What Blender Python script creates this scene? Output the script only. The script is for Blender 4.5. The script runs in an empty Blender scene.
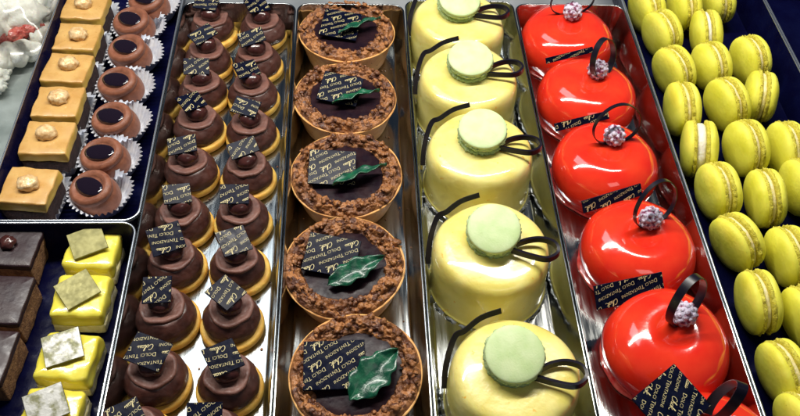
import bpy, bmesh, math, random
from mathutils import Vector, Matrix, noise, Euler
PI = math.pi
random.seed(7)
sc = bpy.context.scene
COL = sc.collection

# ------------------------------------------------------------------ camera maths (cm; everything is scaled to metres at the end)
H = 46.0
F = 855.0
ROLL = -0.045
yc = Vector((-54, 1019, -855)).normalized()
zc = Vector((0, 855, 1019)).normalized()
xc = yc.cross(zc).normalized()
zc = xc.cross(yc).normalized()
q = Matrix.Rotation(-ROLL, 3, yc)
xc, zc = q @ xc, q @ zc
CAM3 = Matrix((xc, yc, zc))          # camera local -> world
def at(px, py, z=0.0):
    d = CAM3 @ Vector((px - 400, 208 - py, -F))
    t = (z - H) / d.z
    return Vector((d.x * t, d.y * t, z))

# ------------------------------------------------------------------ materials
MATS = {}
def M(name, c1, c2=None, scale=1.0, rough=.5, rough2=None, bump=0.0, bscale=6.0, coat=0.0, coatr=.06, metal=0.0,
      sss=0.0, spec=.5, detail=4, lo=.35, hi=.65, speck=None, speck_scale=8, speck_t=.7, aniso=None, cell=None, sheen=0):
    m = bpy.data.materials.new(name); m.use_nodes = True
    nt = m.node_tree; N = nt.nodes; L = nt.links
    b = N['Principled BSDF']
    tc = N.new('ShaderNodeTexCoord'); oi = N.new('ShaderNodeObjectInfo')
    mul = N.new('ShaderNodeMath'); mul.operation = 'MULTIPLY'; mul.inputs[1].default_value = 3.7
    L.new(oi.outputs['Random'], mul.inputs[0])
    add = N.new('ShaderNodeVectorMath'); add.operation = 'ADD'
    L.new(tc.outputs['Object'], add.inputs[0]); L.new(mul.outputs[0], add.inputs[1])
    vec = add.outputs[0]
    if aniso:
        mp = N.new('ShaderNodeVectorMath'); mp.operation = 'MULTIPLY'; mp.inputs[1].default_value = aniso
        L.new(vec, mp.inputs[0]); vec = mp.outputs[0]
    def nz(s, d=detail):
        n = N.new('ShaderNodeTexNoise'); n.inputs['Scale'].default_value = s * 100; n.inputs['Detail'].default_value = d
        L.new(vec, n.inputs['Vector']); return n
    base = None
    if c2 is not None:
        if cell:
            v = N.new('ShaderNodeTexVoronoi'); v.inputs['Scale'].default_value = cell * 100
            L.new(vec, v.inputs['Vector'])
            sp = N.new('ShaderNodeSeparateColor'); L.new(v.outputs['Color'], sp.inputs[0]); src = sp.outputs[0]
        else:
            src = nz(scale).outputs[0]
        r = N.new('ShaderNodeValToRGB'); e = r.color_ramp.elements
        e[0].position = lo; e[0].color = (*c1, 1); e[1].position = hi; e[1].color = (*c2, 1)
        L.new(src, r.inputs[0]); base = r.outputs[0]
    if speck:
        r2 = N.new('ShaderNodeValToRGB'); e = r2.color_ramp.elements
        e[0].position = speck_t; e[0].color = (0, 0, 0, 1); e[1].position = min(1, speck_t + .05); e[1].color = (1, 1, 1, 1)
        L.new(nz(speck_scale, 2).outputs[0], r2.inputs[0])
        mx = N.new('ShaderNodeMix'); mx.data_type = 'RGBA'
        L.new(r2.outputs[0], mx.inputs['Factor'])
        if base: L.new(base, mx.inputs[6])
        else: mx.inputs[6].default_value = (*c1, 1)
        mx.inputs[7].default_value = (*speck, 1); base = mx.outputs[2]
    if base: L.new(base, b.inputs['Base Color'])
    else: b.inputs['Base Color'].default_value = (*c1, 1)
    if rough2 is not None:
        mr = N.new('ShaderNodeMapRange'); mr.inputs[1].default_value = .35; mr.inputs[2].default_value = .65
        mr.inputs[3].default_value = rough; mr.inputs[4].default_value = rough2
        L.new(nz(scale * 2.3).outputs[0], mr.inputs[0]); L.new(mr.outputs[0], b.inputs['Roughness'])
    else: b.inputs['Roughness'].default_value = rough
    b.inputs['Metallic'].default_value = metal
    b.inputs['Coat Weight'].default_value = coat; b.inputs['Coat Roughness'].default_value = coatr
    b.inputs['Specular IOR Level'].default_value = spec
    if sheen: b.inputs['Sheen Weight'].default_value = sheen
    if sss:
        b.inputs['Subsurface Weight'].default_value = sss
        b.inputs['Subsurface Radius'].default_value = (1, .6, .3); b.inputs['Subsurface Scale'].default_value = .004
    if bump:
        bp = N.new('ShaderNodeBump'); bp.inputs['Strength'].default_value = 1.0
        bp.inputs['Distance'].default_value = bump * .01
        L.new(nz(bscale).outputs[0], bp.inputs['Height']); L.new(bp.outputs[0], b.inputs['Normal'])
    MATS[name] = m
    return m

M('steel', (.34, .36, .36), (.50, .51, .50), .5, rough=.08, rough2=.19, metal=1, bump=.004, bscale=3, aniso=(3, .25, 1))
M('steel_soft', (.40, .43, .45), (.62, .63, .64), .4, rough=.25, rough2=.45, metal=1, bump=.05, bscale=.8)
M('black_plastic', (.002, .002, .020), (.003, .004, .030), .6, rough=.15, rough2=.35, bump=.03, bscale=1.2, spec=.09)
M('choc_body', (.050, .017, .013), (.090, .030, .021), 1.2, rough=.32, rough2=.6, bump=.05, bscale=2.5, coat=.15, coatr=.25)
M('choc_cap', (.13, .052, .040), (.19, .080, .058), 1.5, rough=.42, rough2=.65, bump=.05, bscale=4)
M('choc_ball', (.045, .013, .012), (.08, .024, .02), 2, rough=.22, bump=.01, bscale=3, coat=.5, coatr=.12)
M('base_yellow', (.70, .36, .05), (.82, .52, .10), 1.5, rough=.6, bump=.03, bscale=8, sss=.15)
M('plaque', (.002, .003, .012), (.005, .007, .022), 1, rough=.20, rough2=.34, spec=.10)
M('gold', (.70, .60, .30), rough=.45, spec=.4)
M('shell', (.62, .27, .07), (.78, .42, .13), 1.0, rough=.55, bump=.03, bscale=7, sss=.1, speck=(.36, .13, .03), speck_scale=5, speck_t=.66)
M('crumble', (.10, .030, .012), (.42, .17, .052), 1, cell=2.4, rough=.32, rough2=.6, bump=.12, bscale=7, lo=.1, hi=.95, coat=.2, coatr=.25)
M('ganache', (.012, .006, .011), (.024, .011, .014), 1, rough=.20, rough2=.36, bump=.03, bscale=1.0, spec=.09)
M('leaf', (.002, .048, .028), (.007, .115, .050), 2, rough=.34, bump=.05, bscale=4, coat=.35, coatr=.12)
M('yellow_glaze', (.81, .69, .16), (.89, .80, .30), .45, rough=.28, rough2=.42, bump=.085, bscale=.9, coat=.9, coatr=.07, sss=.25,
  speck=(.85, .50, .06), speck_scale=2.2, speck_t=.70)
M('pale_macaron', (.53, .68, .32), (.63, .75, .41), 1.2, rough=.55, bump=.012, bscale=9, sss=.1, speck=(.27, .42, .14), speck_scale=7, speck_t=.74)
M('pale_foot', (.50, .66, .28), (.55, .70, .38), 4, rough=.8, bump=.08, bscale=12)
M('cream', (.80, .74, .55), rough=.6, sss=.2)
M('ribbon', (.008, .006, .014), rough=.30, spec=.3, coat=.1, coatr=.2)
M('red_glaze', (.78, .022, .010), (.86, .050, .016), .5, rough=.12, bump=.014, bscale=1.1, coat=1, coatr=.035, sss=.12, lo=.3, hi=.7)
M('red_foot', (.65, .03, .03), (.75, .16, .12), 2, rough=.1, coat=1)
M('berry', (.20, .02, .08), (.74, .66, .80), 3.2, rough=.6, bump=.05, bscale=20, lo=.38, hi=.52, sss=.1)
M('macaron', (.78, .74, .06), (.88, .84, .11), .8, rough=.50, rough2=.62, bump=.02, bscale=5, sss=.12, spec=.4, speck=(.50, .42, .01), speck_scale=9, speck_t=.72)
M('mac_foot', (.62, .53, .03), (.80, .72, .10), 6, rough=.85, bump=.10, bscale=13, speck=(.22, .11, .01), speck_scale=9, speck_t=.66)
M('mac_fill', (.78, .66, .22), (.86, .76, .42), 3, rough=.5, sss=.2, bump=.05, bscale=5)
M('mac_fill_white', (.85, .80, .66), rough=.5, sss=.2, bump=.05, bscale=5)
M('caramel', (.56, .31, .09), (.66, .41, .14), .8, rough=.25, rough2=.4, coat=.6, coatr=.15, sss=.15, bump=.01, bscale=2)
M('mousse', (.64, .42, .06), (.72, .50, .11), 1.3, rough=.45, bump=.03, bscale=3, sss=.2)
M('dark_cake', (.020, .009, .012), (.05, .02, .018), 4, rough=.8, bump=.10, bscale=9)
M('nut', (.66, .38, .15), (.90, .68, .38), 3, rough=.30, metal=.12, bump=.06, bscale=5)
M('paper', (.66, .70, .80), (.82, .84, .88), 2, rough=.75, sss=0, bump=.02, bscale=9)
M('cocoa', (.19, .060, .030), (.27, .095, .048), 2.5, rough=.42, rough2=.6, bump=.02, bscale=10, sheen=.1)
M('black_jelly', (.010, .005, .012), rough=.06, coat=1, coatr=.03, bump=.006, bscale=3)
M('dark_glaze', (.022, .010, .014), (.035, .016, .018), .8, rough=.30, rough2=.5, bump=.015, bscale=3)
M('sponge', (.15, .07, .035), (.32, .17, .08), 3, rough=.8, bump=.08, bscale=8)
M('lemon', (.82, .69, .06), (.88, .78, .11), .7, rough=.22, bump=.03, bscale=1.8, coat=.9, coatr=.08, sss=.2)
M('cream_side', (.80, .70, .30), (.88, .82, .55), 3, rough=.6, bump=.06, bscale=7)
M('gold_leaf', (.16, .15, .045), (.27, .25, .09), 1.6, rough=.42, rough2=.55, metal=.35)
M('silver_leaf', (.15, .15, .08), (.40, .40, .38), 1.6, rough=.34, rough2=.5, metal=.5, lo=.40, hi=.56, bump=.01, bscale=5)
M('meringue', (.66, .62, .55), (.82, .79, .72), 1, rough=.65, sss=.2, bump=.12, bscale=2)
M('jam', (.45, .04, .03), (.62, .16, .12), 3, rough=.3, coat=.5, bump=.1, bscale=5)
M('dull_tray', (.30, .33, .32), (.44, .47, .46), .5, rough=.35, rough2=.5, metal=.35, bump=.04, bscale=.9)
M('counter', (.42, .45, .48), (.60, .62, .63), .15, rough=.35, rough2=.5, metal=.7)
M('white_paper', (.80, .82, .84), rough=.6)
# clear film: real transparent sheet with reflections
m = bpy.data.materials.new('film'); m.use_nodes = True; nt = m.node_tree; N = nt.nodes
N.remove(N['Principled BSDF'])
tr = N.new('ShaderNodeBsdfTransparent'); tr.inputs[0].default_value = (.9, .93, .93, 1)
gl = N.new('ShaderNodeBsdfGlossy'); gl.inputs['Roughness'].default_value = .16
fr = N.new('ShaderNodeFresnel'); fr.inputs[0].default_value = 1.5
mx = N.new('ShaderNodeMixShader')
nt.links.new(fr.outputs[0], mx.inputs[0]); nt.links.new(tr.outputs[0], mx.inputs[1]); nt.links.new(gl.outputs[0], mx.inputs[2])
nt.links.new(mx.outputs[0], N['Material Output'].inputs[0]); MATS['film'] = m

# ------------------------------------------------------------------ object helpers
def link(name, bm, mats, parent=None, smooth=True, loc=None, rot=None):
    me = bpy.data.meshes.new(name)
    bmesh.ops.recalc_face_normals(bm, faces=bm.faces)
    bm.to_mesh(me); bm.free()
    if isinstance(mats, str): mats = [mats]
    for k in mats: me.materials.append(MATS[k])
    if smooth:
        me.polygons.foreach_set('use_smooth', [True] * len(me.polygons))
    o = bpy.data.objects.new(name, me); COL.objects.link(o)
    if parent: o.parent = parent
    if loc is not None: o.location = loc
    if rot is not None: o.rotation_euler = rot.to_euler() if hasattr(rot, 'to_euler') else rot
    return o
def linkme(name, me, parent=None, loc=(0, 0, 0), rot=(0, 0, 0)):
    o = bpy.data.objects.new(name, me); COL.objects.link(o); o.parent = parent
    o.location = loc; o.rotation_euler = rot; return o
def tag(o, label, cat, group=None, kind=None):
    if label: o['label'] = label
    if cat: o['category'] = cat
    if group: o['group'] = group
    if kind: o['kind'] = kind
    return o
def thing(name, loc, rot, label, cat, group=None):
    o = bpy.data.objects.new(name, None); COL.objects.link(o)
    o.empty_display_size = .02
    o.location = loc; o.rotation_euler = rot if isinstance(rot, (tuple, list)) else (0, 0, rot)
    return tag(o, label, cat, group)

def lathe(bm, prof, n=64, f=None, off=(0, 0, 0), mi=0, cap0=False, cap1=True):
    """prof: list of (r,z); f(theta, i, r, z)->(r, z)."""
    off = Vector(off); rings = []
    for i, (r, z) in enumerate(prof):
        ring = []
        for k in range(n):
            t = 2 * PI * k / n
            rr, zz = f(t, i, r, z) if f else (r, z)
            ring.append(bm.verts.new(off + Vector((rr * math.cos(t), rr * math.sin(t), zz))))
        rings.append(ring)
    for a, b in zip(rings, rings[1:]):
        for k in range(n):
            fc = bm.faces.new((a[k], a[(k + 1) % n], b[(k + 1) % n], b[k])); fc.material_index = mi
    def cap(ring):
        c = sum((v.co for v in ring), Vector()) / n
        v = bm.verts.new(c)
        for k in range(n):
            fc = bm.faces.new((ring[k], ring[(k + 1) % n], v)); fc.material_index = mi
    if cap1: cap(rings[-1])
    if cap0: cap(rings[0])
    return rings
def smoothprof(pts, k=5):
    """Catmull-Rom through (r,z)"""
    P = [Vector((p[0], p[1], 0)) for p in pts]; out = []
    for i in range(len(P) - 1):
        p0 = P[max(i - 1, 0)]; p1 = P[i]; p2 = P[i + 1]; p3 = P[min(i + 2, len(P) - 1)]
        for j in range(k):
            t = j / k
            v = .5 * ((2 * p1) + (p2 - p0) * t + (2 * p0 - 5 * p1 + 4 * p2 - p3) * t * t + (3 * p1 - p0 - 3 * p2 + p3) * t ** 3)
            out.append((max(v.x, .001), v.y))
    out.append((max(P[-1].x, .001), P[-1].y)); return out
def crom(P, k=6, closed=False):
    P = [Vector(p) for p in P]; out = []; n = len(P)
    for i in range(n if closed else n - 1):
        g = (lambda j: P[j % n]) if closed else (lambda j: P[min(max(j, 0), n - 1)])
        p0, p1, p2, p3 = g(i - 1), g(i), g(i + 1), g(i + 2)
        for j in range(k):
            t = j / k
            out.append(.5 * ((2 * p1) + (p2 - p0) * t + (2 * p0 - 5 * p1 + 4 * p2 - p3) * t * t + (3 * p1 - p0 - 3 * p2 + p3) * t ** 3))
    if not closed: out.append(P[-1].copy())
    return out
def rbox(bm, sx, sy, z0, z1, r=.12, seg=4, taper=0.0, mi_side=0, mi_top=0, wob=0.0, seed=0, cr=None, yaw=0, off=(0, 0)):
    """rounded-edge block; rings stacked"""
    cr = cr or r
    def ring(ins, z, tp):
        hx, hy = sx / 2 - ins - tp, sy / 2 - ins - tp; pts = []
        c = max(cr - ins * .5, .03)
        for (cx, cy, a0) in ((hx - c, hy - c, 0), (-hx + c, hy - c, 90), (-hx + c, -hy + c, 180), (hx - c, -hy + c, 270)):
            for k in range(seg + 1):
                a = math.radians(a0 + 90 * k / seg); pts.append((cx + c * math.cos(a), cy + c * math.sin(a)))
        # subdivide straight sides
        full = []
        for i, p in enumerate(pts):
            full.append(p)
            qn = pts[(i + 1) % len(pts)]
            if i % (seg + 1) == seg:
                for s in range(1, 8): full.append((p[0] + (qn[0] - p[0]) * s / 8, p[1] + (qn[1] - p[1]) * s / 8))
        vs = []
        for x, y in full:
            v = Vector((x, y, z))
            if wob:
                d = noise.noise_vector(v * 1.3 + Vector((seed * 7.1, seed * 3.3, 0))) * wob
                v += Vector((d.x, d.y, d.z * .5))
            ca, sa = math.cos(yaw), math.sin(yaw)
            vs.append(bm.verts.new((v.x * ca - v.y * sa + off[0], v.x * sa + v.y * ca + off[1], v.z)))
        return vs
    hgt = z1 - z0; rings = []
    lv = [(r, z0), (r * .3, z0 + r * .3), (0, z0 + r)]
    ns = 4
    lv += [(0, z0 + r + (hgt - 2 * r) * k / ns) for k in range(1, ns)]
    lv += [(0, z1 - r), (r * .3, z1 - r * .3), (r, z1), (min(sx, sy) * .22, z1 + .01), (min(sx, sy) * .38, z1 + .012)]
    for ins, z in lv: rings.append(ring(ins, z, taper * (z - z0) / hgt))
    for j, (a, b) in enumerate(zip(rings, rings[1:])):
        n = len(a)
        for k in range(n):
            fc = bm.faces.new((a[k], a[(k + 1) % n], b[(k + 1) % n], b[k])); fc.material_index = mi_top if j >= len(rings) - 5 else mi_side
    f1 = bm.faces.new(rings[-1]); f1.material_index = mi_top
    f0 = bm.faces.new(rings[0][::-1]); f0.material_index = mi_side
def ribbon(bm, path, wdir, w, th, closed=False, mi=0, bowf=None):
    n = len(path); secs = []
    for i, p in enumerate(path):
        a = path[(i - 1) % n] if (closed or i) else path[0]
        b = path[(i + 1) % n] if (closed or i < n - 1) else path[-1]
        t = (b - a).normalized()
        wd = wdir(i / (n - 1)) if callable(wdir) else Vector(wdir)
        wd = (wd - t * wd.dot(t)).normalized(); nn = t.cross(wd)
        ww = w * (bowf(i / (n - 1)) if bowf else 1)
        secs.append([bm.verts.new(p + wd * sx * ww / 2 + nn * sy * th / 2) for sx, sy in ((-1, -1), (1, -1), (1, 1), (-1, 1))])
    m = n if closed else n - 1
    for i in range(m):
        a, b = secs[i], secs[(i + 1) % n]
        for k in range(4):
            f = bm.faces.new((a[k], a[(k + 1) % 4], b[(k + 1) % 4], b[k])); f.material_index = mi
    if not closed:
        bm.faces.new(secs[0][::-1]).material_index = mi; bm.faces.new(secs[-1]).material_index = mi
def flatshade(o, names=None, angle=35):
    """sharp edges above an angle stay crisp"""
    me = o.data; bm = bmesh.new(); bm.from_mesh(me)
    for e in bm.edges:
        if len(e.link_faces) == 2 and e.calc_face_angle(0) > math.radians(angle): e.smooth = False
    bm.to_mesh(me); bm.free(); return o
def blob(bm, c, r, sub=2, amp=.15, fr=2.0, seed=0, scl=(1, 1, 1), mi=0):
    g = bmesh.ops.create_icosphere(bm, subdivisions=sub, radius=1)
    c = Vector(c)
    for v in g['verts']:
        p = v.co.normalized()
        d = 1 + amp * noise.noise(p * fr + Vector((seed * 5.3, seed * 2.9, seed * 1.7)))
        v.co = c + Vector((p.x * scl[0], p.y * scl[1], p.z * scl[2])) * r * d
    for f in {f for v in g['verts'] for f in v.link_faces}: f.material_index = mi

# ------------------------------------------------------------------ the lettered chocolate sheets
def text_bm(s, size):
    cu = bpy.data.curves.new('t', 'FONT'); cu.body = s; cu.size = size; cu.resolution_u = 2; cu.shear = .12; cu.offset = -.004
    for k, ch in enumerate(s):
        if ch not in 'DT ': cu.body_format[k].use_small_caps = True
    cu.small_caps_scale = .78
    ob = bpy.data.objects.new('t', cu); COL.objects.link(ob)
    bpy.context.view_layer.update()
    ev = ob.evaluated_get(bpy.context.evaluated_depsgraph_get()); me = ev.to_mesh()
    vs = [v.co.copy() for v in me.vertices]; fs = [tuple(p.vertices) for p in me.polygons]
    ev.to_mesh_clear(); bpy.data.objects.remove(ob); bpy.data.curves.remove(cu)
    return vs, fs
TXT = text_bm('Dolci Tentazioni', .345)
TW = max(v.x for v in TXT[0])
def fat(TX, e=.0):
    return TX
# handwriting strokes
LET = {
 'C': ([[(.75, .95), (.62, 1.12), (.35, 1.05), (.08, .65), (.1, .2), (.38, -.03), (.7, .12), (.9, .3)]], .85),
 'h': ([[(0, .2), (.25, .7), (.42, 1.15), (.32, 1.25), (.18, .9), (.1, 0), (.2, .4), (.4, .55), (.5, .35), (.48, .05), (.62, .05), (.75, .25)]], .72),
 'o': ([[(.42, .5), (.2, .52), (.05, .25), (.2, 0), (.42, .1), (.48, .35), (.38, .52), (.6, .42)]], .55),
 'k': ([[(0, .2), (.2, .7), (.35, 1.2), (.25, 1.25), (.12, .8), (.05, -.02)], [(.55, .62), (.12, .3), (.35, .12), (.6, -.12), (.85, .0)]], .8),
 'l': ([[(0, .2), (.25, .7), (.35, 1.15), (.22, 1.2), (.1, .7), (.12, .1), (.25, 0), (.42, .2)]], .4),
 'a': ([[(.45, .45), (.2, .52), (.03, .22), (.18, 0), (.42, .2), (.47, .5), (.45, .1), (.55, 0), (.7, .2)]], .65),
 'u': ([[(.0, .3), (.12, .5), (.1, .15), (.22, 0), (.42, .2), (.48, .5), (.45, .1), (.58, 0), (.75, .25)]], .7),
}
def script_bm(word, size, w=.05):
    vs, fs = [], []; x = 0
    for ch in word:
        strokes, adv = LET[ch]
        for st in strokes:
            P = crom([((px + x + py * .25) * size, py * size, 0) for px, py in st], 4)
            b0 = len(vs)
            for i, p in enumerate(P):
                t = (P[min(i + 1, len(P) - 1)] - P[max(i - 1, 0)]).normalized(); nn = Vector((-t.y, t.x, 0))
                ww = w * (.6 + .5 * abs(t.y))
                vs += [p + nn * ww / 2, p - nn * ww / 2]
            for i in range(len(P) - 1): fs.append((b0 + 2 * i, b0 + 2 * i + 1, b0 + 2 * i + 3, b0 + 2 * i + 2))
        x += adv
    return (vs, fs), x * size
CH, CHW = script_bm('Chok', .28, .030)
CO, COW = script_bm('Colau', .28, .030)
PLQ = {}
def plaque_mesh(w, d, th, ang, seed, rowgap=.50):
    key = (w, d, th, ang, seed)
    if key in PLQ: return PLQ[key]
    rnd = random.Random(seed)
    tb = bmesh.new(); R = Matrix.Rotation(math.radians(ang), 3, 'Z')
    ext = (w + d) * .75
    row = -ext + .1; k = seed
    while row < ext:
        x = -ext - (k % 3) * 1.25 - rnd.uniform(0, .5); j = k
        while x < ext:
            for (TX, tw) in ((TXT, TW + .3), ((CH, CHW + .32) if (j + k) % 2 else (CO, COW + .32))):
                mid = R @ Vector((x + tw / 2, row, 0))
                if abs(mid.x) < w / 2 + tw * .55 and abs(mid.y) < d / 2 + tw * .55:
                    vs = [tb.verts.new(R @ (v + Vector((x, row, 0)))) for v in TX[0]]
                    for f in TX[1]:
                        try: tb.faces.new([vs[a] for a in f])
                        except ValueError: pass
                x += tw
            j += 1
        row += rowgap; k += 1
    e = .03
    for co, no in (((w / 2 - e, 0, 0), (1, 0, 0)), ((-w / 2 + e, 0, 0), (-1, 0, 0)), ((0, d / 2 - e, 0), (0, 1, 0)), ((0, -d / 2 + e, 0), (0, -1, 0))):
        bmesh.ops.bisect_plane(tb, geom=tb.verts[:] + tb.edges[:] + tb.faces[:], plane_co=co, plane_no=no, clear_outer=True)
    for v in tb.verts: v.co.z = th / 2 + .007
    for f in tb.faces:
        f.material_index = 1
        if f.normal.z < 0: f.normal_flip()
    bm = bmesh.new()
    g = bmesh.ops.create_cube(bm, size=1)
    for v in g['verts']: v.co = Vector((v.co.x * w, v.co.y * d, v.co.z * th))
    bmesh.ops.bevel(bm, geom=bm.edges[:], offset=min(.02, th * .3), segments=1, affect='EDGES')
    me0 = bpy.data.meshes.new('x'); tb.to_mesh(me0); tb.free(); bm.from_mesh(me0); bpy.data.meshes.remove(me0)
    me = bpy.data.meshes.new('plaque'); bm.to_mesh(me); bm.free()
    me.materials.append(MATS['plaque']); me.materials.append(MATS['gold'])
    PLQ[key] = me; return me

# ------------------------------------------------------------------ trays
X0 = lambda off: at(346 + off, 0, 3.0).x
def tray(name, xa, xb, ya, yb, mats, label, cr=1.0, hgt=3.0, group=None, cat='tray', slope=.5):
    bm = bmesh.new(); cx, cy = (xa + xb) / 2, (ya + yb) / 2; w, l = xb - xa - .06, yb - ya - .06
    def ring(ins, z):
        hx, hy = w / 2 - ins, l / 2 - ins; c = max(cr - ins, .25); out = []
        for (ox, oy, a0) in ((hx - c, hy - c, 0), (-hx + c, hy - c, 90), (-hx + c, -hy + c, 180), (hx - c, -hy + c, 270)):
            for k in range(9):
                a = math.radians(a0 + 90 * k / 8); out.append(bm.verts.new((ox + c * math.cos(a), oy + c * math.sin(a), z)))
        return out
    s = slope
    lv = [(s + .32, -.06), (s + .20, .0), (.10, hgt - .2), (.02, hgt - .24), (0, hgt - .2), (0, hgt - .05), (.02, hgt - .015), (.04, hgt),
          (.10, hgt), (.125, hgt - .015), (.14, hgt - .06), (s + .12, .14), (s + .15, .06), (s + .22, .015), (s + .34, 0)]
    rings = [ring(*q) for q in lv]
    for j, (a, b) in enumerate(zip(rings, rings[1:])):
        n = len(a)
        for k in range(n):
            f = bm.faces.new((a[k], a[(k + 1) % n], b[(k + 1) % n], b[k])); f.material_index = 1 if (len(mats) > 1 and 4 <= j <= 9) else 0
    bm.faces.new(rings[-1]); bm.faces.new(rings[0][::-1])
    o = link(name, bm, mats, loc=(cx, cy, 0)); flatshade(o, angle=50)
    return tag(o, label, cat, group)
YB = at(400, 4, 3).y           # back rim of the steel trays
YF = 8.0
YAB = at(70, 221, 3).y
M('rim_metal', (.62, .66, .72), rough=.25, metal=.9)
XB = {k: X0(v) for k, v in dict(g=-470, a=-289, c=-163, d=-49, e=58, f=167, m=276, n=419, p=600).items()}
ST = 'serving trays side by side'
tray('steel_tray', XB['g'], XB['a'], 22, YB + 6, ['dull_tray'], 'shallow steel tray at the far left under the white cream roll', hgt=1.6, cat='tray', group=ST)
tray('black_tray', XB['a'], XB['c'], YAB, YB + 5, ['black_plastic', 'rim_metal'], 'black tray holding caramel squares and cocoa tartlets in paper cups', group=ST)
tray('black_tray', XB['a'], XB['c'], YF, YAB, ['black_plastic', 'rim_metal'], 'black tray holding the lemon yellow squares and dark chocolate squares', group=ST)
tray('steel_tray', XB['c'], XB['d'], YF, YB, ['steel'], 'long steel tray holding two columns of small chocolate domes', group=ST)
tray('steel_tray', XB['d'], XB['e'], YF, YB, ['steel'], 'long steel tray holding the column of crumble rimmed tarts', group=ST)
tray('steel_tray', XB['e'], XB['f'], YF, YB + .6, ['steel'], 'long steel tray holding the column of round yellow glazed cakes', group=ST)
tray('steel_tray', XB['f'], XB['m'], YF, YB + .3, ['steel'], 'long steel tray holding the column of glossy red cakes', group=ST)
tray('black_tray', XB['m'], XB['n'], YF, YB + 6, ['black_plastic', 'rim_metal'], 'wide black tray on the right full of yellow green macarons', group=ST)
tray('black_tray', XB['n'], XB['p'], YF, YB + 6, ['black_plastic', 'rim_metal'], 'empty black tray edge in the upper right corner', group=ST)
bm = bmesh.new()
vs = [bm.verts.new(v) for v in ((-70, -10, -.12), (70, -10, -.12), (70, 110, -.12), (-70, 110, -.12))]; bm.faces.new(vs)
tag(link('counter', bm, 'counter'), 'brushed grey counter surface under and behind the trays', None, kind='structure')

ORD = ['first', 'second', 'third', 'fourth', 'fifth', 'sixth', 'seventh', 'eighth', 'ninth', 'tenth']

# ------------------------------------------------------------------ small chocolate domes
def puff(px, py, seed, label, pl):
    rnd = random.Random(seed); p = at(px, py, 1.3); p.z = 0.02
    t = thing('chocolate_dome', p, rnd.uniform(-.25, .25), label, 'pastry', 'small chocolate domes in two columns')
    ox, oy = rnd.uniform(-.05, .15), rnd.uniform(-.15, .05)
    s = rnd.uniform(.97, 1.04)
    bm = bmesh.new()
    f = lambda th, i, r, z: (r * (1 + .03 * noise.noise(Vector((math.cos(th) * 1.5, math.sin(th) * 1.5, seed * 3.1)))), z + .05 * noise.noise(Vector((math.cos(th), math.sin(th), seed + .5))) * (z > .1))
    lathe(bm, smoothprof([(1.6, 0), (1.86, .03), (1.98, .22), (1.98, .42), (1.88, .58), (1.6, .62), (1.0, .6)], 4), 56, f, cap0=True)
    link('sponge_base', bm, 'base_yellow', t, loc=(ox, oy, 0))
    bm = bmesh.new()
    f = lambda th, i, r, z: (s * r * (1 + .07 * noise.noise(Vector((math.cos(th) * 1.2, math.sin(th) * 1.2, z * .7 + seed * 1.7))) + .03 * noise.noise(Vector((math.cos(th) * 4, math.sin(th) * 4, z * 3 + seed * 1.7)))), z)
    lathe(bm, smoothprof([(1.55, .5), (1.74, .6), (1.80, .85), (1.76, 1.15), (1.62, 1.45), (1.42, 1.72), (1.2, 1.88), (.6, 1.92)], 5), 56, f)
    link('body', bm, 'choc_body', t)
    bm = bmesh.new()
    f = lambda th, i, r, z: (r * (1 + .10 * noise.noise(Vector((math.cos(th) * 1.6, math.sin(th) * 1.6, seed * 2.3)))), z + .07 * noise.noise(Vector((math.cos(th) * r, math.sin(th) * r, seed * 1.1))))
    lathe(bm, smoothprof([(1.15, 1.84), (1.34, 1.88), (1.37, 1.96), (1.33, 2.05), (1.22, 2.09), (1.0, 2.06), (.6, 2.05)], 4), 48, f)
    dx, dy = rnd.uniform(-.08, .08), rnd.uniform(-.05, .1)
    link('cap', bm, 'choc_cap', t, loc=(dx, dy, 0))
    bm = bmesh.new()
    blob(bm, (dx, dy, 2.34), .78, 3, .10, 1.5, seed, (1.05, 1, .85))
    link('ball', bm, 'choc_ball', t)
    w, d, yaw, tx, ty = pl
    me = plaque_mesh(w, d, .10, 180 + (14, 28, -10, 20, 40)[seed % 5], seed % 5)
    linkme('plaque', me, t, (dx - .20 + rnd.uniform(-.1, .1), dy + .34, 3.14), (math.radians(tx), math.radians(ty), math.radians(yaw)))
LP = [(212, 25), (207, 56), (202, 88), (198, 124), (190, 167), (182, 216), (175, 261), (165, 313), (155, 375), (137, 436)]
RP = [(262, 27), (257, 58), (253, 91), (251, 129), (247, 171), (242, 216), (237, 263), (231, 315), (229, 379), (212, 436)]
plk = [(1.9, 1.4, -10, 12, 3), (1.8, 1.4, 20, 17, 8), (2.0, 1.35, 5, 14, -8), (1.8, 1.5, 24, 10, 8), (1.9, 1.4, -6, 18, 4), (2.0, 1.3, 28, 12, -6)]
for col, pts in (('left', LP), ('right', RP)):
    for i, (x, y) in enumerate(pts):
        pl = plk[(i * 5 + (3 if col == 'right' else 0)) % 6]
        if col == 'left' and i == 8: pl = (2.2, 1.8, -8, 8, 5)
        if col == 'left' and i == 6: pl = (2.1, 1.9, 8, 16, -4)
        if col == 'left' and i == 7: pl = (1.7, 1.7, 4, 14, 0)
        if col == 'right' and i == 6: pl = (1.9, 1.8, 40, 14, 8)
        if col == 'right' and i == 7: pl = (1.8, 1.8, 42, 12, 6)
        if col == 'right' and i == 8: pl = (1.9, 1.8, 38, 14, 8)
        if i == 9: lab = 'chocolate dome at the %s front of its tray, cut off by the bottom edge' % col
        elif i == 0: lab = 'chocolate dome at the far end of the %s column of domes' % col
        else: lab = 'small brown chocolate dome, %s from the back in the %s column of domes' % (ORD[i], col)
        puff(x, y, i * 2 + (101 if col == 'right' else 50), lab, pl)

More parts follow.
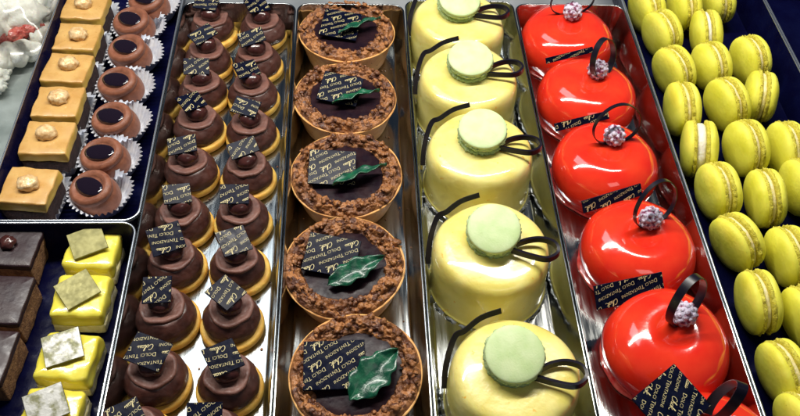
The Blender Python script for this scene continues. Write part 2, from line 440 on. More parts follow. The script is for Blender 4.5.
# ------------------------------------------------------------------ crumble tarts
def leaf_bm(L, W, curl=.25, seed=0, teeth=4):
    bm = bmesh.new(); nu, nv = 40, 8; top = []; bot = []
    for i in range(nu + 1):
        u = i / nu
        env = math.sin(PI * min(1, u * 1.02 + .01) ** .8) ** .75 if u < 1 else 0
        ser = 1 - .26 * (.5 + .5 * math.sin(u * teeth * 2 * PI + seed + .6 * math.sin(u * 9))) * (1 - .3 * u)
        hw = W / 2 * max(env * ser, .02); ra, rb = [], []
        for j in range(nv + 1):
            v = -1 + 2 * j / nv
            z = .12 * abs(v) * W + curl * math.sin(u * PI * .9) + .09 * math.sin(u * 15 + v * 2 + seed) * abs(v) + .03 * math.sin(u * 31) * abs(v)
            x = (u - .5) * L + .15 * abs(v) * W * .5
            ra.append(bm.verts.new((x, v * hw, z))); rb.append(bm.verts.new((x, v * hw, z - .07)))
        top.append(ra); bot.append(rb)
    for A, fl in ((top, 1), (bot, 0)):
        for i in range(nu):
            for j in range(nv): bm.faces.new((A[i][j], A[i + 1][j], A[i + 1][j + 1], A[i][j + 1]))
    for i in range(nu):
        for j in (0, nv): bm.faces.new((top[i][j], top[i + 1][j], bot[i + 1][j], bot[i][j]))
    for i in (0, nu):
        for j in range(nv): bm.faces.new((top[i][j], top[i][j + 1], bot[i][j + 1], bot[i][j]))
    return bm
def tart(px, py, seed, label, tilt, plq, leaf):
    p = at(px, py, 2.6); p.z = .03
    t = thing('crumble_tart', p, (math.radians(tilt[0]), math.radians(tilt[1]), 0), label, 'tart', 'crumble rimmed tarts in one column')
    sd = Vector((seed * 9.7, seed * 4.1, seed * 1.3))
    bm = bmesh.new()
    f = lambda th, i, r, z: (r * (1 + .012 * noise.noise(Vector((math.cos(th) * 2, math.sin(th) * 2, 0)) + sd)), z + (.07 * noise.noise(Vector((math.cos(th) * 2, math.sin(th) * 2, 5)) + sd) if z > 1.5 else 0))
    lathe(bm, smoothprof([(2.9, 0), (3.08, .05), (3.2, .3), (3.45, 1.2), (3.72, 2.1), (3.84, 2.34), (3.83, 2.42), (3.70, 2.42), (3.5, 2.2)], 5), 96, f, cap0=True, cap1=False)
    link('shell', bm, 'shell', t)
    bm = bmesh.new(); n, m = 280, 52; rings = []
    for k in range(n):
        th = 2 * PI * k / n; c, s = math.cos(th), math.sin(th)
        ri = 2.46 + .28 * noise.noise(Vector((c * 1.6, s * 1.6, 2)) + sd) + .10 * noise.noise(Vector((c * 7, s * 7, 2)) + sd)
        ro = 3.78 + .06 * noise.noise(Vector((c * 5, s * 5, 9)) + sd)
        row = []
        for j in range(m):
            a = j / (m - 1); r = ro + (ri - ro) * a
            z = 2.40 + .52 * math.sin(PI * a) ** .7 * (1 + .25 * noise.noise(Vector((c * 2, s * 2, 7)) + sd)) - (.08 * a)
            v = Vector((r * c, r * s, z))
            q3 = v + sd
            # lumpy clusters
            d1 = noise.voronoi(q3 * 1.7)[0]; d2 = noise.voronoi(q3 * 4.2)[0]
            ed = min(1, 4 * a, 6 * (1 - a))
            h = ed * (.42 * (.45 - d1[0]) + .18 * (.4 - d2[0]) + .16 * noise.noise(q3 * 3.1) + .09 * noise.noise(q3 * 8))
            nrm = Vector((c * math.cos(PI * a) * .8, s * math.cos(PI * a) * .8, 1)).normalized()
            row.append(bm.verts.new(v + nrm * h))
        rings.append(row)
    for k in range(n):
        A, B = rings[k], rings[(k + 1) % n]
        for j in range(m - 1): bm.faces.new((A[j], B[j], B[j + 1], A[j + 1]))
    rnd = random.Random(seed)
    for k in range(60):
        th = rnd.uniform(0, 2 * PI); r = rnd.triangular(2.5, 3.8, 3.2); a = (3.78 - r) / 1.22
        blob(bm, (r * math.cos(th), r * math.sin(th), 2.42 + .5 * max(0, math.sin(PI * min(max(a, 0), 1))) ** .7 + .06), rnd.uniform(.08, .22), 2, .7, 1.7, k + seed, (rnd.uniform(.8, 1.3), rnd.uniform(.8, 1.3), rnd.uniform(.6, 1)))
    link('crumble', bm, 'crumble', t)
    bm = bmesh.new()
    lathe(bm, [(2.95, 2.38), (2.8, 2.43), (2.3, 2.47), (1.4, 2.50), (.5, 2.50)], 64, lambda th, i, r, z: (r, z + .02 * noise.noise(Vector((r * math.cos(th), r * math.sin(th), 0)) + sd)))
    link('filling', bm, 'ganache', t)
    (qx, qy, w, d, yaw, tx, ty) = plq
    me = plaque_mesh(w, d, .16, 180 + 33, seed)
    linkme('plaque', me, t, (qx, qy, 3.02), (math.radians(tx), math.radians(ty), math.radians(yaw)))
    (lx, ly, lz, LL, LW, yaw, roll, pitch) = leaf
    o = link('leaf', leaf_bm(LL, LW, .2, seed), 'leaf', t, loc=(lx, ly, lz), rot=(math.radians(roll), math.radians(pitch), math.radians(yaw)))
tart(347, 31, 1, 'crumble rimmed tart at the back, its black square just inside the frame', (-2, 0), (-.5, .1, 3.0, 3.0, -10, 8, 4), (1.0, -.3, 3.2, 3.9, 1.0, 30, -22, 0))
tart(345, 96, 2, 'crumble rimmed tart second from the back with a thin upright green leaf', (0, 0), (-.35, .25, 3.0, 2.6, -14, 12, 2), (.8, -.75, 3.1, 3.7, 1.1, 20, -27, 0))
tart(347, 172, 3, 'middle tart of the column of five crumble rimmed tarts', (2, -1), (-.95, .1, 3.2, 2.7, -2, 10, 3), (.9, -.7, 3.1, 4.0, 1.2, 24, -29, 0))
tart(346, 263, 4, 'crumble rimmed tart second from the front with a broad glossy leaf', (3, -3), (-.75, .45, 3.3, 2.6, -13, 10, 3), (.75, -.75, 2.95, 3.9, 1.6, 26, 12, -4))
tart(359, 369, 5, 'nearest crumble rimmed tart, tipped to one side with a wide wavy leaf', (4, -5), (-1.15, .3, 3.5, 2.9, 0, 6, 3), (1.05, -.45, 2.95, 3.9, 2.3, 44, 8, -4))

bm = bmesh.new(); rnd = random.Random(3)
for k in range(260):
    x = rnd.uniform(XB['d'] + .9, XB['e'] - .9) if k < 190 else rnd.uniform(XB['c'] + .9, XB['d'] - .9)
    blob(bm, (x, rnd.uniform(20, YB - 1.2), .04), rnd.uniform(.03, .10), 1, .8, 1.8, k, (1, 1, .7))
tag(link('crumbs', bm, 'crumble'), 'loose brown crumbs scattered on the steel tray floors', 'crumbs', kind='stuff')

# ------------------------------------------------------------------ macaron shells
def shell_bm(bm, R, hgt, z0, sgn, seed, mi=0, mf=1, n=88, foot=.27, ruff=.075):
    """dome with ruffled foot; sgn=+1 dome points up from z0"""
    sd = Vector((seed * 3.3, seed * 1.9, seed * .7))
    prof = [(R * .80, 0), (R * .95, .01), (R * .995, .05), (R * 1.01, foot * .5), (R * 1.0, foot * .85), (R * .975, foot),
            (R * .99, foot + .05), (R * .985, foot + .14)]
    dome = hgt - foot - .14
    for k in range(1, 12):
        a = PI / 2 * k / 12
        prof.append((R * .985 * math.cos(a) ** .8, foot + .14 + dome * math.sin(a)))
    prof.append((R * .03, hgt))
    def f(th, i, r, z):
        c, s = math.cos(th), math.sin(th)
        base = 1 + .025 * noise.noise(Vector((c * 1.1, s * 1.1, 0)) + sd)
        if 1 <= i <= 4:
            base += ruff * noise.noise(Vector((c * 9, s * 9, z * 6)) + sd) + ruff * .7 * noise.noise(Vector((c * 19, s * 19, z * 9)) + sd)
        zz = z + (.03 * noise.noise(Vector((c * r * .8, s * r * .8, 3)) + sd) if i > 5 else 0)
        if i in (5,): zz += .03 * noise.noise(Vector((c * 12, s * 12, 1)) + sd)
        return r * base, z0 + sgn * zz
    b0 = len(bm.faces)
    rings = lathe(bm, prof, n, f)
    bm.faces.ensure_lookup_table()
    for idx in range(b0, len(bm.faces)):
        fc = bm.faces[idx]; fc.material_index = mf if (idx - b0) < n * 5 else mi
def macaron_parts(parent, R, th_shell, gap, seed, mats, fill, loc=(0, 0, 0), rot=(0, 0, 0), single=None):
    """returns parts as children (upper shell, lower shell, filling), axis = local z"""
    for sgn in (1, -1):
        bm = bmesh.new(); shell_bm(bm, R * (1 if sgn > 0 else .985), th_shell, sgn * gap / 2, sgn, seed + sgn * 3)
        link('shell', bm, list(mats), parent, loc=loc, rot=rot)
    bm = bmesh.new()
    sd = Vector((seed, seed * 2, 0))
    f = lambda th, i, r, z: (r * (1 + .04 * noise.noise(Vector((math.cos(th) * 2.5, math.sin(th) * 2.5, z)) + sd)), z)
    lathe(bm, [(R * .82, -gap / 2 - .03), (R * .90, -gap / 4), (R * .91, gap / 4), (R * .82, gap / 2 + .03)], 48, f, cap0=True)
    link('filling', bm, fill, parent, loc=loc, rot=rot)

MAC = [  # px, py, z, yaw(deg of axis from +x), tilt, roll, radius, label
 (647, 9, 2.0, -25, 20, 'macaron at the back left corner of the macaron tray'),
 (684, 7, 2.0, -12, 10, 'macaron second from the left in the back row, cut by the frame'),
 (718, 2, 2.0, -8, 15, 'macaron third from the left in the back row, mostly out of frame'),
 (662, 34, 2.0, -30, 16, 'round faced macaron directly in front of the back left corner macaron'),
 (706, 34, 2.0, -4, 8, 'narrow side on macaron with pale filling, right one of the second row'),
 (674, 71, 2.0, -22, 14, 'macaron beside the tray wall, leftmost of the third row'),
 (711, 66, 2.0, -6, 22, 'small tilted macaron between its larger neighbours in the third row'),
 (750, 60, 2.0, 10, 12, 'macaron with freckled edge, rightmost of the third row'),
 (682, 109, 2.0, -10, 6, 'macaron beside the tray wall in the fourth row from the back'),
 (727, 104, 2.1, 14, 14, 'macaron with a ruffled left shell in the middle of the fourth row'),
 (760, 97, 1.8, 32, 22, 'slanted macaron on the right end of the fourth row'),
 (699, 149, 2.0, -2, 4, 'macaron with wide white filling facing up beside the tray wall'),
 (746, 148, 2.0, 6, 10, 'large macaron in the middle, right of the white filled one'),
 (786, 149, 2.0, 22, 12, 'macaron near the right edge, level with the white filled one'),
 (718, 191, 2.0, 0, 12, 'macaron beside the tray wall in the sixth row from the back'),
 (765, 198, 2.0, -3, 8, 'tall macaron in the middle of the sixth row from the back'),
 (803, 187, 2.0, 20, 12, 'macaron at the right edge of the picture just above centre height'),
 (737, 242, 2.0, -32, 18, 'round faced macaron with a freckled seam beside the tray wall'),
 (789, 256, 2.0, -25, 14, 'macaron right of the round faced one with freckled seam'),
 (758, 302, 2.0, 14, 8, 'macaron with brown flecked seam running down its middle'),
 (806, 316, 2.0, 8, 8, 'macaron cut by the right edge beside the brown flecked one'),
 (784, 372, 2.0, -14, 14, 'large nearest whole macaron close to the lower right corner'),
 (806, 425, 2.0, -30, 20, 'macaron sliver in the lower right corner'),
 (754, 438, 2.0, -5, 8, 'macaron just leaving the bottom edge of the picture by the tray wall'),
]
YAWS = [12, 5, 5, 18, -5, 20, 12, 12, 0, 15, -15, -12, 8, 5, 8, 0, 8, 22, 8, 2, 8, 12, 15, 0]
for i, (px, py, z, yaw, tilt, label) in enumerate(MAC):
    if i == 23: continue
    rnd = random.Random(i + 11)
    R = 2.04 * rnd.uniform(.97, 1.03)
    if i in (4, 6, 2): R *= .94
    p = at(px, py, z)
    yaw = YAWS[i]; tilt = rnd.uniform(-12, -5)
    # axis (local z) points along -x with yaw, tilted up
    ax = Vector((-math.cos(math.radians(yaw)), -math.sin(math.radians(yaw)), math.tan(math.radians(tilt)))).normalized()
    qt = ax.to_track_quat('Z', 'Y')
    t = thing('macaron', p, tuple(qt.to_euler()), label, 'macaron', 'yellow green macarons standing on edge')
    macaron_parts(t, R, rnd.uniform(1.0, 1.12), .30 if i != 11 else .6, i + 3, ('macaron', 'mac_foot'), 'mac_fill_white' if i in (11, 4) else 'mac_fill')

# ------------------------------------------------------------------ yellow glazed cakes
def ycake(px, py, seed, label, mac=(-.1, .45), loopyaw=0):
    p = at(px, py, 4.3); p.z = .03; rj = random.Random(seed * 13)
    t = thing('yellow_cake', p, (math.radians(rj.uniform(-1.5, 1.5)), math.radians(rj.uniform(-1.5, 1.5)), 0), label, 'cake', 'yellow glazed cakes in one column')
    sd = Vector((seed * 5.1, seed * 2.7, seed))
    bm = bmesh.new()
    f = lambda th, i, r, z: (r * (1 + .03 * noise.noise(Vector((math.cos(th) * 1.2, math.sin(th) * 1.2, z * .4)) + sd)), z + (.16 * noise.noise(Vector((math.cos(th) * r * .3, math.sin(th) * r * .3, 3)) + sd) if z > 3 else 0))
    lathe(bm, smoothprof([(3.55, .1), (3.80, .14), (3.84, .3), (3.76, .5), (3.74, 1.4), (3.72, 2.6), (3.66, 3.35), (3.48, 3.88), (3.15, 4.14), (2.6, 4.26), (1.6, 4.32), (.6, 4.34)], 6), 128, f)
    link('glazed_body', bm, 'yellow_glaze', t)
    bm = bmesh.new()
    f = lambda th, i, r, z: (r * (1 + .012 * math.sin(th * 40 + 2 * math.sin(th * 5)) * (i in (1, 2))), z + (.1 + .07 * math.sin(th * 23 + seed) if i in (1, 2) else 0))
    lathe(bm, [(3.4, .02), (3.98, .02), (3.98, .06), (3.4, .06)], 160, f)
    link('cake_board', bm, 'steel_soft', t)
    mx, my = mac
    macaron_parts(t, 1.66, .62, .22, seed, ('pale_macaron', 'pale_foot'), 'cream', loc=(mx, my, 5.02), rot=Euler((math.radians(rj.uniform(9, 17)), math.radians(rj.uniform(-8, 4)), 0)).to_quaternion() @ Euler((0, 0, seed)).to_quaternion())
    # chocolate loop at the right of the macaron, standing on its edge
    bm = bmesh.new()
    P = crom([(1.1, .05, 0), (1.9, .50, .05), (2.8, .68, .1), (3.6, .42, .12), (3.8, -.25, .12), (3.15, -.78, .1), (2.0, -.60, .05), (1.0, -.28, 0)], 7)
    R3 = Matrix.Rotation(math.radians(loopyaw), 3, 'Z')
    P = [R3 @ v + Vector((mx + .1, my - .75, 4.66)) for v in P]
    ribbon(bm, P, (0, .30, 1), .34, .20)
    flatshade(link('chocolate_loop', bm, 'ribbon', t))
    # chocolate strip hugging the left rear side
    bm = bmesh.new(); pts = []
    for a, z in ((98, 4.62), (118, 4.5), (138, 4.4), (146, 4.3), (158, 3.7), (170, 2.9), (180, 2.2)):
        r = 3.80 + (.12 if a > 140 else -.15)
        pts.append((r * math.cos(math.radians(a)), r * math.sin(math.radians(a)), z))
    ribbon(bm, crom(pts, 5), lambda u: Vector((-.5, .5, 1.0 if u < .5 else .8)), .34, .08)
    flatshade(link('chocolate_strip', bm, 'ribbon', t))
ycake(459, 16, 1, 'yellow glazed cake at the back, its macaron at the top edge', (-.1, .5), 4)
ycake(470, 73, 2, 'yellow glazed cake second from the back with a thin round loop', (0, .4), 8)
ycake(482, 145, 3, 'middle cake of the column of five yellow glazed cakes', (0, .35), -2)
ycake(494, 242, 4, 'yellow glazed cake second from the front, all of it in view', (0, .35), -8)
ycake(518, 369, 5, 'nearest yellow glazed cake with the largest green macaron', (-.25, .35), -4)

# ------------------------------------------------------------------ red glossy cakes
def berry_bm(R, seed):
    bm = bmesh.new(); rnd = random.Random(seed)
    blob(bm, (0, 0, 0), R * .93, 3, .05, 2, seed)
    n = 46; g = PI * (3 - math.sqrt(5))
    for k in range(n):
        z = 1 - 2 * (k + .5) / n; r = math.sqrt(1 - z * z); th = g * k
        blob(bm, (r * math.cos(th) * R * .84, r * math.sin(th) * R * .84, z * R * .84), R * .225 * rnd.uniform(.85, 1.15), 2, .1, 2, k)
    return bm
def rcake(px, py, seed, label, berry, loop, plq, ring_w=.42):
    p = at(px, py, 1.9); p.z = .03
    t = thing('red_cake', p, 0, label, 'cake', 'glossy red cakes in one column')
    sd = Vector((seed * 5.1, seed * 2.7, seed))
    bm = bmesh.new()
    f = lambda th, i, r, z: (r * (1 + .03 * noise.noise(Vector((math.cos(th) * 1.1, math.sin(th) * 1.1, z * .4)) + sd)), z + .10 * noise.noise(Vector((math.cos(th) * r * .35, math.sin(th) * r * .35, 6)) + sd) * (z > 1))
    lathe(bm, smoothprof([(3.1, .05), (3.42, .12), (3.62, .55), (3.80, 1.2), (3.78, 1.9), (3.50, 2.65), (2.95, 3.2), (2.2, 3.52), (1.4, 3.58), (.8, 3.48), (.3, 3.42)], 7), 128, f)
    link('glazed_body', bm, 'red_glaze', t)
    bm = bmesh.new()
    f = lambda th, i, r, z: (r * (1 + .05 * noise.noise(Vector((math.cos(th) * 2.5, math.sin(th) * 2.5, 2)) + sd)), z)
    lathe(bm, [(3.3, .0), (3.62, .01), (3.68, .06), (3.6, .14), (3.3, .2)], 96, f)
    link('glaze_pool', bm, 'red_foot', t)
    bx, by = berry
    link('sugared_berry', berry_bm(.77, seed), 'berry', t, loc=(bx, by, 4.02), rot=(seed, seed * 2, 0))
    (cx, cy, cz, rx, rz, yaw, lean, gap) = loop
    bm = bmesh.new(); pts = []
    for k in range(49):
        a = math.radians(-90 + gap / 2 + (360 - gap) * k / 48)
        pts.append(Vector((rx * math.cos(a) * (1 - .12 * math.sin(a)), 0, rz * math.sin(a))))
    R3 = Matrix.Rotation(math.radians(yaw), 3, 'Z') @ Matrix.Rotation(math.radians(lean), 3, 'X')
    pts = [R3 @ v + Vector((cx, cy, cz)) for v in pts]
    ribbon(bm, pts, R3 @ Vector((0, 1, 0)), ring_w, .06)
    flatshade(link('chocolate_loop', bm, 'ribbon', t))
    if plq:
        (qx, qy, qz, w, d, yaw, tx, ty) = plq
        linkme('plaque', plaque_mesh(w, d, .14, 180 + (15 if w > 4 else 30), seed + 2), t, (qx, qy, qz), (math.radians(tx), math.radians(ty), math.radians(yaw)))
rcake(567, 40, 1, 'glossy red cake at the back, its sugared berry touching the top edge', (.2, .9), (.1, 1.3, 4.9, 1.8, 1.5, 8, 0, 20), None, .2)
rcake(587, 97, 2, 'red cake second from the back with a wide loop leaning right', (.5, .7), (.75, 1.0, 4.9, 1.25, 1.55, 40, -15, 20), (-1.1, 3.2, 3.3, 4.2, .45, 20, 50, 0), .5)
rcake(605, 165, 3, 'red cake in the middle with a slim round loop standing around its berry', (.35, .8), (.35, 1.0, 4.95, 1.75, 1.6, 12, -12, 20), (-1.4, 3.1, 3.2, 4.4, .6, 18, 45, 0), .3)
rcake(638, 248, 4, 'red cake third from the front with a plain dark strip behind it', (.45, .8), (.55, 1.1, 5.1, 1.6, 1.8, 24, -12, 20), (-1.4, 3.2, 3.2, 4.6, .85, 20, 50, 0), .30)
rcake(667, 344, 5, 'nearest fully visible red cake with a gold lettered strip behind it', (.6, .75), (.5, 1.0, 5.1, 1.4, 1.9, 34, -8, 16), (-2.0, 3.0, 3.2, 4.6, 1.5, 13, 42, 0), .52)
rcake(713, 456, 6, 'red cake at the bottom edge with a large lettered square on it', (.3, .6), (-.25, 1.4, 5.6, .8, 1.9, 72, 10, 16), (-2.5, 2.1, 4.2, 3.3, 2.9, 35, 12, -8), .6)

# ------------------------------------------------------------------ caramel squares and cocoa tartlets in paper cups
def paper_cup(t, rb, rt, h, seed, square=0, n=192, pleats=34):
    bm = bmesh.new(); sd = Vector((seed * 3.7, seed, 0))
    def f(th, i, r, z):
        k = 1
        if square:
            c, s = abs(math.cos(th)), abs(math.sin(th)); k = 1 / ((c ** 6 + s ** 6) ** (1 / 6)) * .93
        u = z / h
        wv = 1 + (.045 * u + .012) * math.sin(pleats * th + 1.5 * noise.noise(Vector((math.cos(th) * 3, math.sin(th) * 3, 0)) + sd))
        wv += .07 * u * noise.noise(Vector((math.cos(th) * 1.7, math.sin(th) * 1.7, 1)) + sd)
        return r * k * wv, z + .12 * u * noise.noise(Vector((math.cos(th) * 2.2, math.sin(th) * 2.2, 4)) + sd) + (.02 * math.sin(pleats * 2 * th) if i >= 5 else 0)
    prof = [(rb * .2, .01), (rb * .9, .01), (rb, .05)] + [(rb + (rt - rb) * k / 5, .05 + (h - .05) * k / 5) for k in range(1, 6)]
    lathe(bm, prof, n, f, cap1=False)
    return link('paper_cup', bm, 'paper', t)
def csquare(px, py, seed, label, yaw):
    p = at(px, py, 2.3); p.z = .03
    rnd = random.Random(seed)
    t = thing('caramel_square', p, math.radians(yaw), label, 'petit four', 'caramel topped squares in paper cups')
    paper_cup(t, 1.85, 2.35, 1.15, seed, square=1)
    bm = bmesh.new(); rbox(bm, 3.2, 3.15, .06, 1.5, .12, wob=.08, seed=seed)
    link('cake_block', bm, 'dark_cake', t)
    bm = bmesh.new(); rbox(bm, 3.3, 3.2, 1.51, 2.35, .10, mi_side=0, mi_top=1, wob=.12, seed=seed + 3, taper=.02)
    link('mousse_slab', bm, ['mousse', 'caramel'], t)
    bm = bmesh.new(); blob(bm, (rnd.uniform(-.15, .15), rnd.uniform(-.1, .2), 2.58), .66, 3, .28, 2.4, seed, (1.1, 1, .72))
    link('hazelnut', bm, 'nut', t)
CS = [(96, -22), (85, 7), (77, 37), (67, 68), (58, 102), (47, 138), (28, 186)]
CL = [None, 'caramel square at the top edge, only its front half in view', 'caramel topped square second of those in view from the back',
      'caramel topped square third from the back with a pale gold nut', 'caramel topped square third from the front of its column',
      'caramel topped square second from the front with the big round golden nut', 'nearest caramel topped square at the front left of the upper black tray']
for i, (x, y) in enumerate(CS):
    if i == 0: continue
    csquare(x, y, i + 20, CL[i], [0, -3, -2, -5, -1, -1, -5][i])
def tartlet(px, py, seed, label, cyaw):
    p = at(px + 3, py + 5, 1.2); p.z = .03
    t = thing('cocoa_tartlet', p, 0, label, 'petit four', 'cocoa tartlets in pleated paper cups')
    paper_cup(t, 1.45, 2.15, 1.3, seed)
    rot = (math.radians(7), math.radians(-14), 0); ang = math.radians(cyaw)
    def el(a, b, th):
        c, s = math.cos(th - ang), math.sin(th - ang); return 1 / math.sqrt((c / a) ** 2 + (s / b) ** 2)
    bm = bmesh.new()
    sd = Vector((seed * 3, 1, 2))
    f = lambda th, i, r, z: (r * el(1.06, .95, th) * (1 + .02 * noise.noise(Vector((math.cos(th) * 2, math.sin(th) * 2, z)) + sd)), z)
    lathe(bm, smoothprof([(1.25, .1), (1.5, .25), (1.60, .7), (1.55, 1.2), (1.44, 1.45), (1.50, 1.6), (1.47, 1.85), (1.25, 2.02), (1.0, 1.96), (.8, 1.84), (.4, 1.82)], 5), 72, f, cap0=True)
    link('cocoa_body', bm, 'cocoa', t, rot=rot, loc=(-.15, .12, 0))
    bm = bmesh.new()
    f = lambda th, i, r, z: (r * el(1.52, .84, th), z)
    lathe(bm, smoothprof([(.80, 1.86), (.78, 2.0), (.66, 2.07), (.4, 2.11), (.1, 2.12)], 4), 56, f)
    link('jelly_oval', bm, 'black_jelly', t, rot=rot, loc=(-.15, .12, 0))
RT = [(151, -1), (136, 20), (132, 48), (123, 81), (118, 117), (108, 153), (98, 187)]
RL = ['cocoa tartlet cut off by the top edge beside the dome tray', 'cocoa tartlet second from the back in its pleated paper cup',
      'cocoa tartlet third from the back, cup touching the tray wall', 'middle tartlet of the seven cocoa tartlets',
      'cocoa tartlet third from the front with a narrow black oval', 'cocoa tartlet second from the front with a bright glint on its oval',
      'nearest cocoa tartlet by the front rim of the upper black tray']
for i, (x, y) in enumerate(RT): tartlet(x, y, i + 5, RL[i], [-34, -36, -32, -24, -26, -16, -34][i])

# ------------------------------------------------------------------ front left black tray: lemon and dark chocolate squares
def lsquare(px, py, seed, label, yaw, leafyaw, leafmat, tilt):
    p = at(px, py, 2.0); p.z = .03
    t = thing('lemon_square', p, math.radians(yaw), label, 'petit four', 'lemon yellow squares with a metallic tile')
    bm = bmesh.new(); rbox(bm, 3.15, 3.05, .02, .9, .12, wob=.12, seed=seed)
    link('cream_layer', bm, 'cream_side', t)
    bm = bmesh.new(); rbox(bm, 3.25, 3.15, .75, 2.0, .2, wob=.16, seed=seed + 9, taper=.06, cr=.3)
    link('lemon_glaze', bm, 'lemon', t)
    bm = bmesh.new()
    g = bmesh.ops.create_cube(bm, size=1)
    for v in g['verts']: v.co = Vector((v.co.x * 2.15, v.co.y * 1.95, v.co.z * .14))
    bmesh.ops.bevel(bm, geom=bm.edges[:], offset=.02, segments=1, affect='EDGES')
    for fc in bm.faces: fc.material_index = 1 if fc.normal.z > .5 else 0
    o = link('metallic_tile', bm, ['gold_leaf', leafmat], t, smooth=False, loc=(tilt[2], tilt[3], 2.32), rot=(math.radians(tilt[0]), math.radians(tilt[1]), math.radians(leafyaw)))
lsquare(92, 247, 1, 'lemon yellow square at the back with a dull gold green tile', -4, 28, 'gold_leaf', (6, -4, -.25, .15))
lsquare(80, 294, 2, 'lemon yellow square second from the back with a scuffed gold tile', -2, 38, 'gold_leaf', (7, -3, -.1, .1))
lsquare(66, 355, 3, 'lemon yellow square second from the front with a silvery tile', -5, 24, 'silver_leaf', (7, -3, -.2, .3))
lsquare(50, 413, 4, 'nearest lemon yellow square, cut by the bottom edge, with silver tile', -2, 26, 'silver_leaf', (8, -3, -.2, .3))
def dsquare(px, py, seed, label, berry):
    p = at(px, py, 2.2); p.z = .03
    t = thing('dark_chocolate_square', p, math.radians(-4), label, 'petit four', 'dark chocolate squares')
    bm = bmesh.new(); rbox(bm, 3.3, 3.35, .02, 1.9, .1, wob=.10, seed=seed)
    link('sponge_layers', bm, 'sponge', t)
    bm = bmesh.new(); rbox(bm, 3.42, 3.45, 1.75, 2.25, .1, wob=.06, seed=seed + 2)
    link('chocolate_top', bm, 'dark_glaze', t)
    if berry:
        bm = bmesh.new(); blob(bm, (-.1, -.1, 2.45), .5, 3, .3, 2.2, seed, (1, 1, .7)); link('glazed_berry', bm, 'choc_ball', t)
dsquare(11, 244, 1, 'dark chocolate square at the back with a shiny berry on top', True)
dsquare(-2, 299, 2, 'plain dark chocolate square in the middle, half out of frame', False)
dsquare(-20, 356, 3, 'dark chocolate square sliver at the left edge, nearest of the three', False)
p = at(60, 247, .05); bm = bmesh.new()
rbox(bm, 1.3, .75, 0, .06, .02, wob=.03, seed=4)
tag(link('paper_scrap', bm, 'white_paper', loc=p, rot=(0, 0, .1)), 'small white paper scrap on the black tray beside a lemon square', 'paper scrap')

# ------------------------------------------------------------------ upper left: cream roll under clear film
p = at(8, 12, 2.2)
t = thing('cream_roll', (p.x, p.y, 0), 0, 'white cream roll with a pink red filling under clear film', 'cream roll')
L0 = Vector((p.x, p.y, 0))
bm = bmesh.new()
for (qx, qy, qz, rr, sx, sy, sz) in ((8, 2, 2.3, 2.6, 1.2, 1.0, .8), (34, 2, 2.0, 1.9, 1.0, 1.1, .85), (-14, 22, 2.2, 2.4, 1.1, 1, .8), (40, 34, 1.3, 1.05, .8, 1.3, .9), (26, 50, 1.2, 1.05, 1.2, .8, .9),
                                    (8, 56, 1.2, 1.2, 1.2, .8, .9), (-10, 60, 1.2, 1.5, 1.2, .9, .9), (22, 14, 2.6, 1.6, 1.2, .9, .8)):
    blob(bm, at(qx, qy, qz) - L0, rr, 4, .32, 1.6, qx, (sx, sy, sz))
link('cream', bm, 'meringue', t)
bm = bmesh.new()
for k in range(9): blob(bm, at(-2 + k * 4.8, 43 - 2.2 * k, 2.0 + .12 * math.sin(k * 2.3)) - L0, .62, 3, .5, 2, k, (1, .8, .75))
link('fruit_filling', bm, 'jam', t)
p = at(4, 80, .8); bm = bmesh.new()
for k in range(6): blob(bm, (random.uniform(-1.2, 1), random.uniform(-1, 1.2), .7), random.uniform(.5, .9), 3, .6, 2.5, k + 20, (1, 1, .7))
tag(link('meringue_piece', bm, 'meringue', loc=(p.x, p.y, .1)), 'crumbled white meringue piece below the cream roll at the left edge', 'meringue')
bm = bmesh.new(); nx, ny = 70, 110
xa, xb, ya, yb = XB['g'], XB['a'] - .3, 36.5, YB + 4; G = []
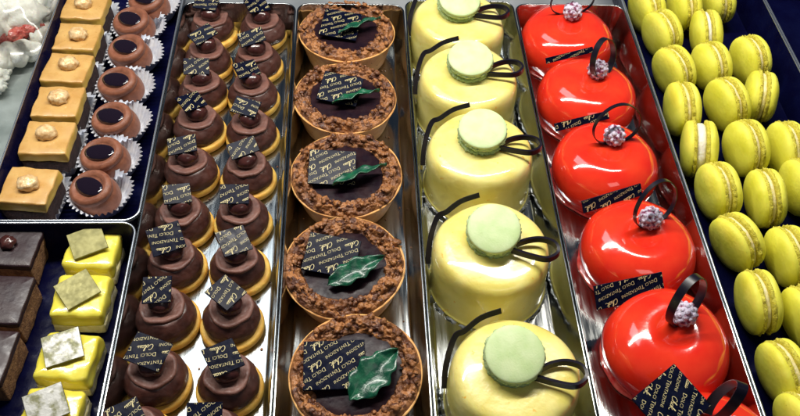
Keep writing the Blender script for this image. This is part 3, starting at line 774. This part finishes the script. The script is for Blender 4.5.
for i in range(nx + 1):
    r = []
    for j in range(ny + 1):
        x = xa + (xb - xa) * i / nx; y = ya + (yb - ya) * j / ny
        v = Vector((x, y, 0))
        over = math.exp(-((x - t.location.x) / 3.8) ** 4 - ((y - t.location.y) / 4.2) ** 4)
        z = 1.75 + 2.9 * over + .30 * abs(noise.noise(v * .35)) + .22 * abs(noise.noise(Vector((x * 1.1 + y * .4, y * .25, 3)))) + .05 * noise.noise(Vector((x * 3 + y, y * .8, 8)))
        r.append(bm.verts.new((x, y, z)))
    G.append(r)
for i in range(nx):
    for j in range(ny): bm.faces.new((G[i][j], G[i + 1][j], G[i + 1][j + 1], G[i][j + 1]))
tag(link('clear_film', bm, 'film'), 'crinkled clear plastic film over the far left tray', 'film')

# ------------------------------------------------------------------ scale to metres
for me in bpy.data.meshes: me.transform(Matrix.Scale(.01, 4))
for o in bpy.data.objects: o.location = o.location * .01

# ------------------------------------------------------------------ camera
cam = bpy.data.cameras.new('Camera'); co = bpy.data.objects.new('Camera', cam); COL.objects.link(co)
cam.sensor_width = 36; cam.lens = 36 * F / 800; cam.clip_start = .01; cam.clip_end = 20
co.matrix_world = Matrix.Translation((0, 0, H * .01)) @ CAM3.to_4x4()
sc.camera = co

# ------------------------------------------------------------------ light: the display case lamp, plus weaker broad fill from shop and front
def area(name, loc, tgt, sx, sy, e, col):
    l = bpy.data.lights.new(name, 'AREA'); l.shape = 'RECTANGLE'; l.size = sx; l.size_y = sy; l.energy = e; l.color = col
    o = bpy.data.objects.new(name, l); COL.objects.link(o); o.location = loc
    o.rotation_euler = (Vector(tgt) - Vector(loc)).to_track_quat('-Z', 'Y').to_euler(); return o
area('case_lamp', (-.02, .54, .62), (0, .40, 0), .86, .035, 7.6, (1, .95, .86))
area('shop_lamp', (-.3, .95, 1.3), (0, .4, 0), .5, .5, 3.0, (.85, .93, 1))
area('front_lamp', (.35, -.35, 1.2), (0, .4, 0), .5, .3, .9, (1, .95, .88))
w = bpy.data.worlds.new('World'); sc.world = w; w.use_nodes = True
bg = w.node_tree.nodes['Background']; bg.inputs[0].default_value = (.30, .42, .62, 1); bg.inputs[1].default_value = .10
sc.view_settings.view_transform = 'Standard'; sc.view_settings.look = 'None'
sc.view_settings.exposure = 0; sc.view_settings.gamma = 1
sc.render.engine = 'CYCLES'
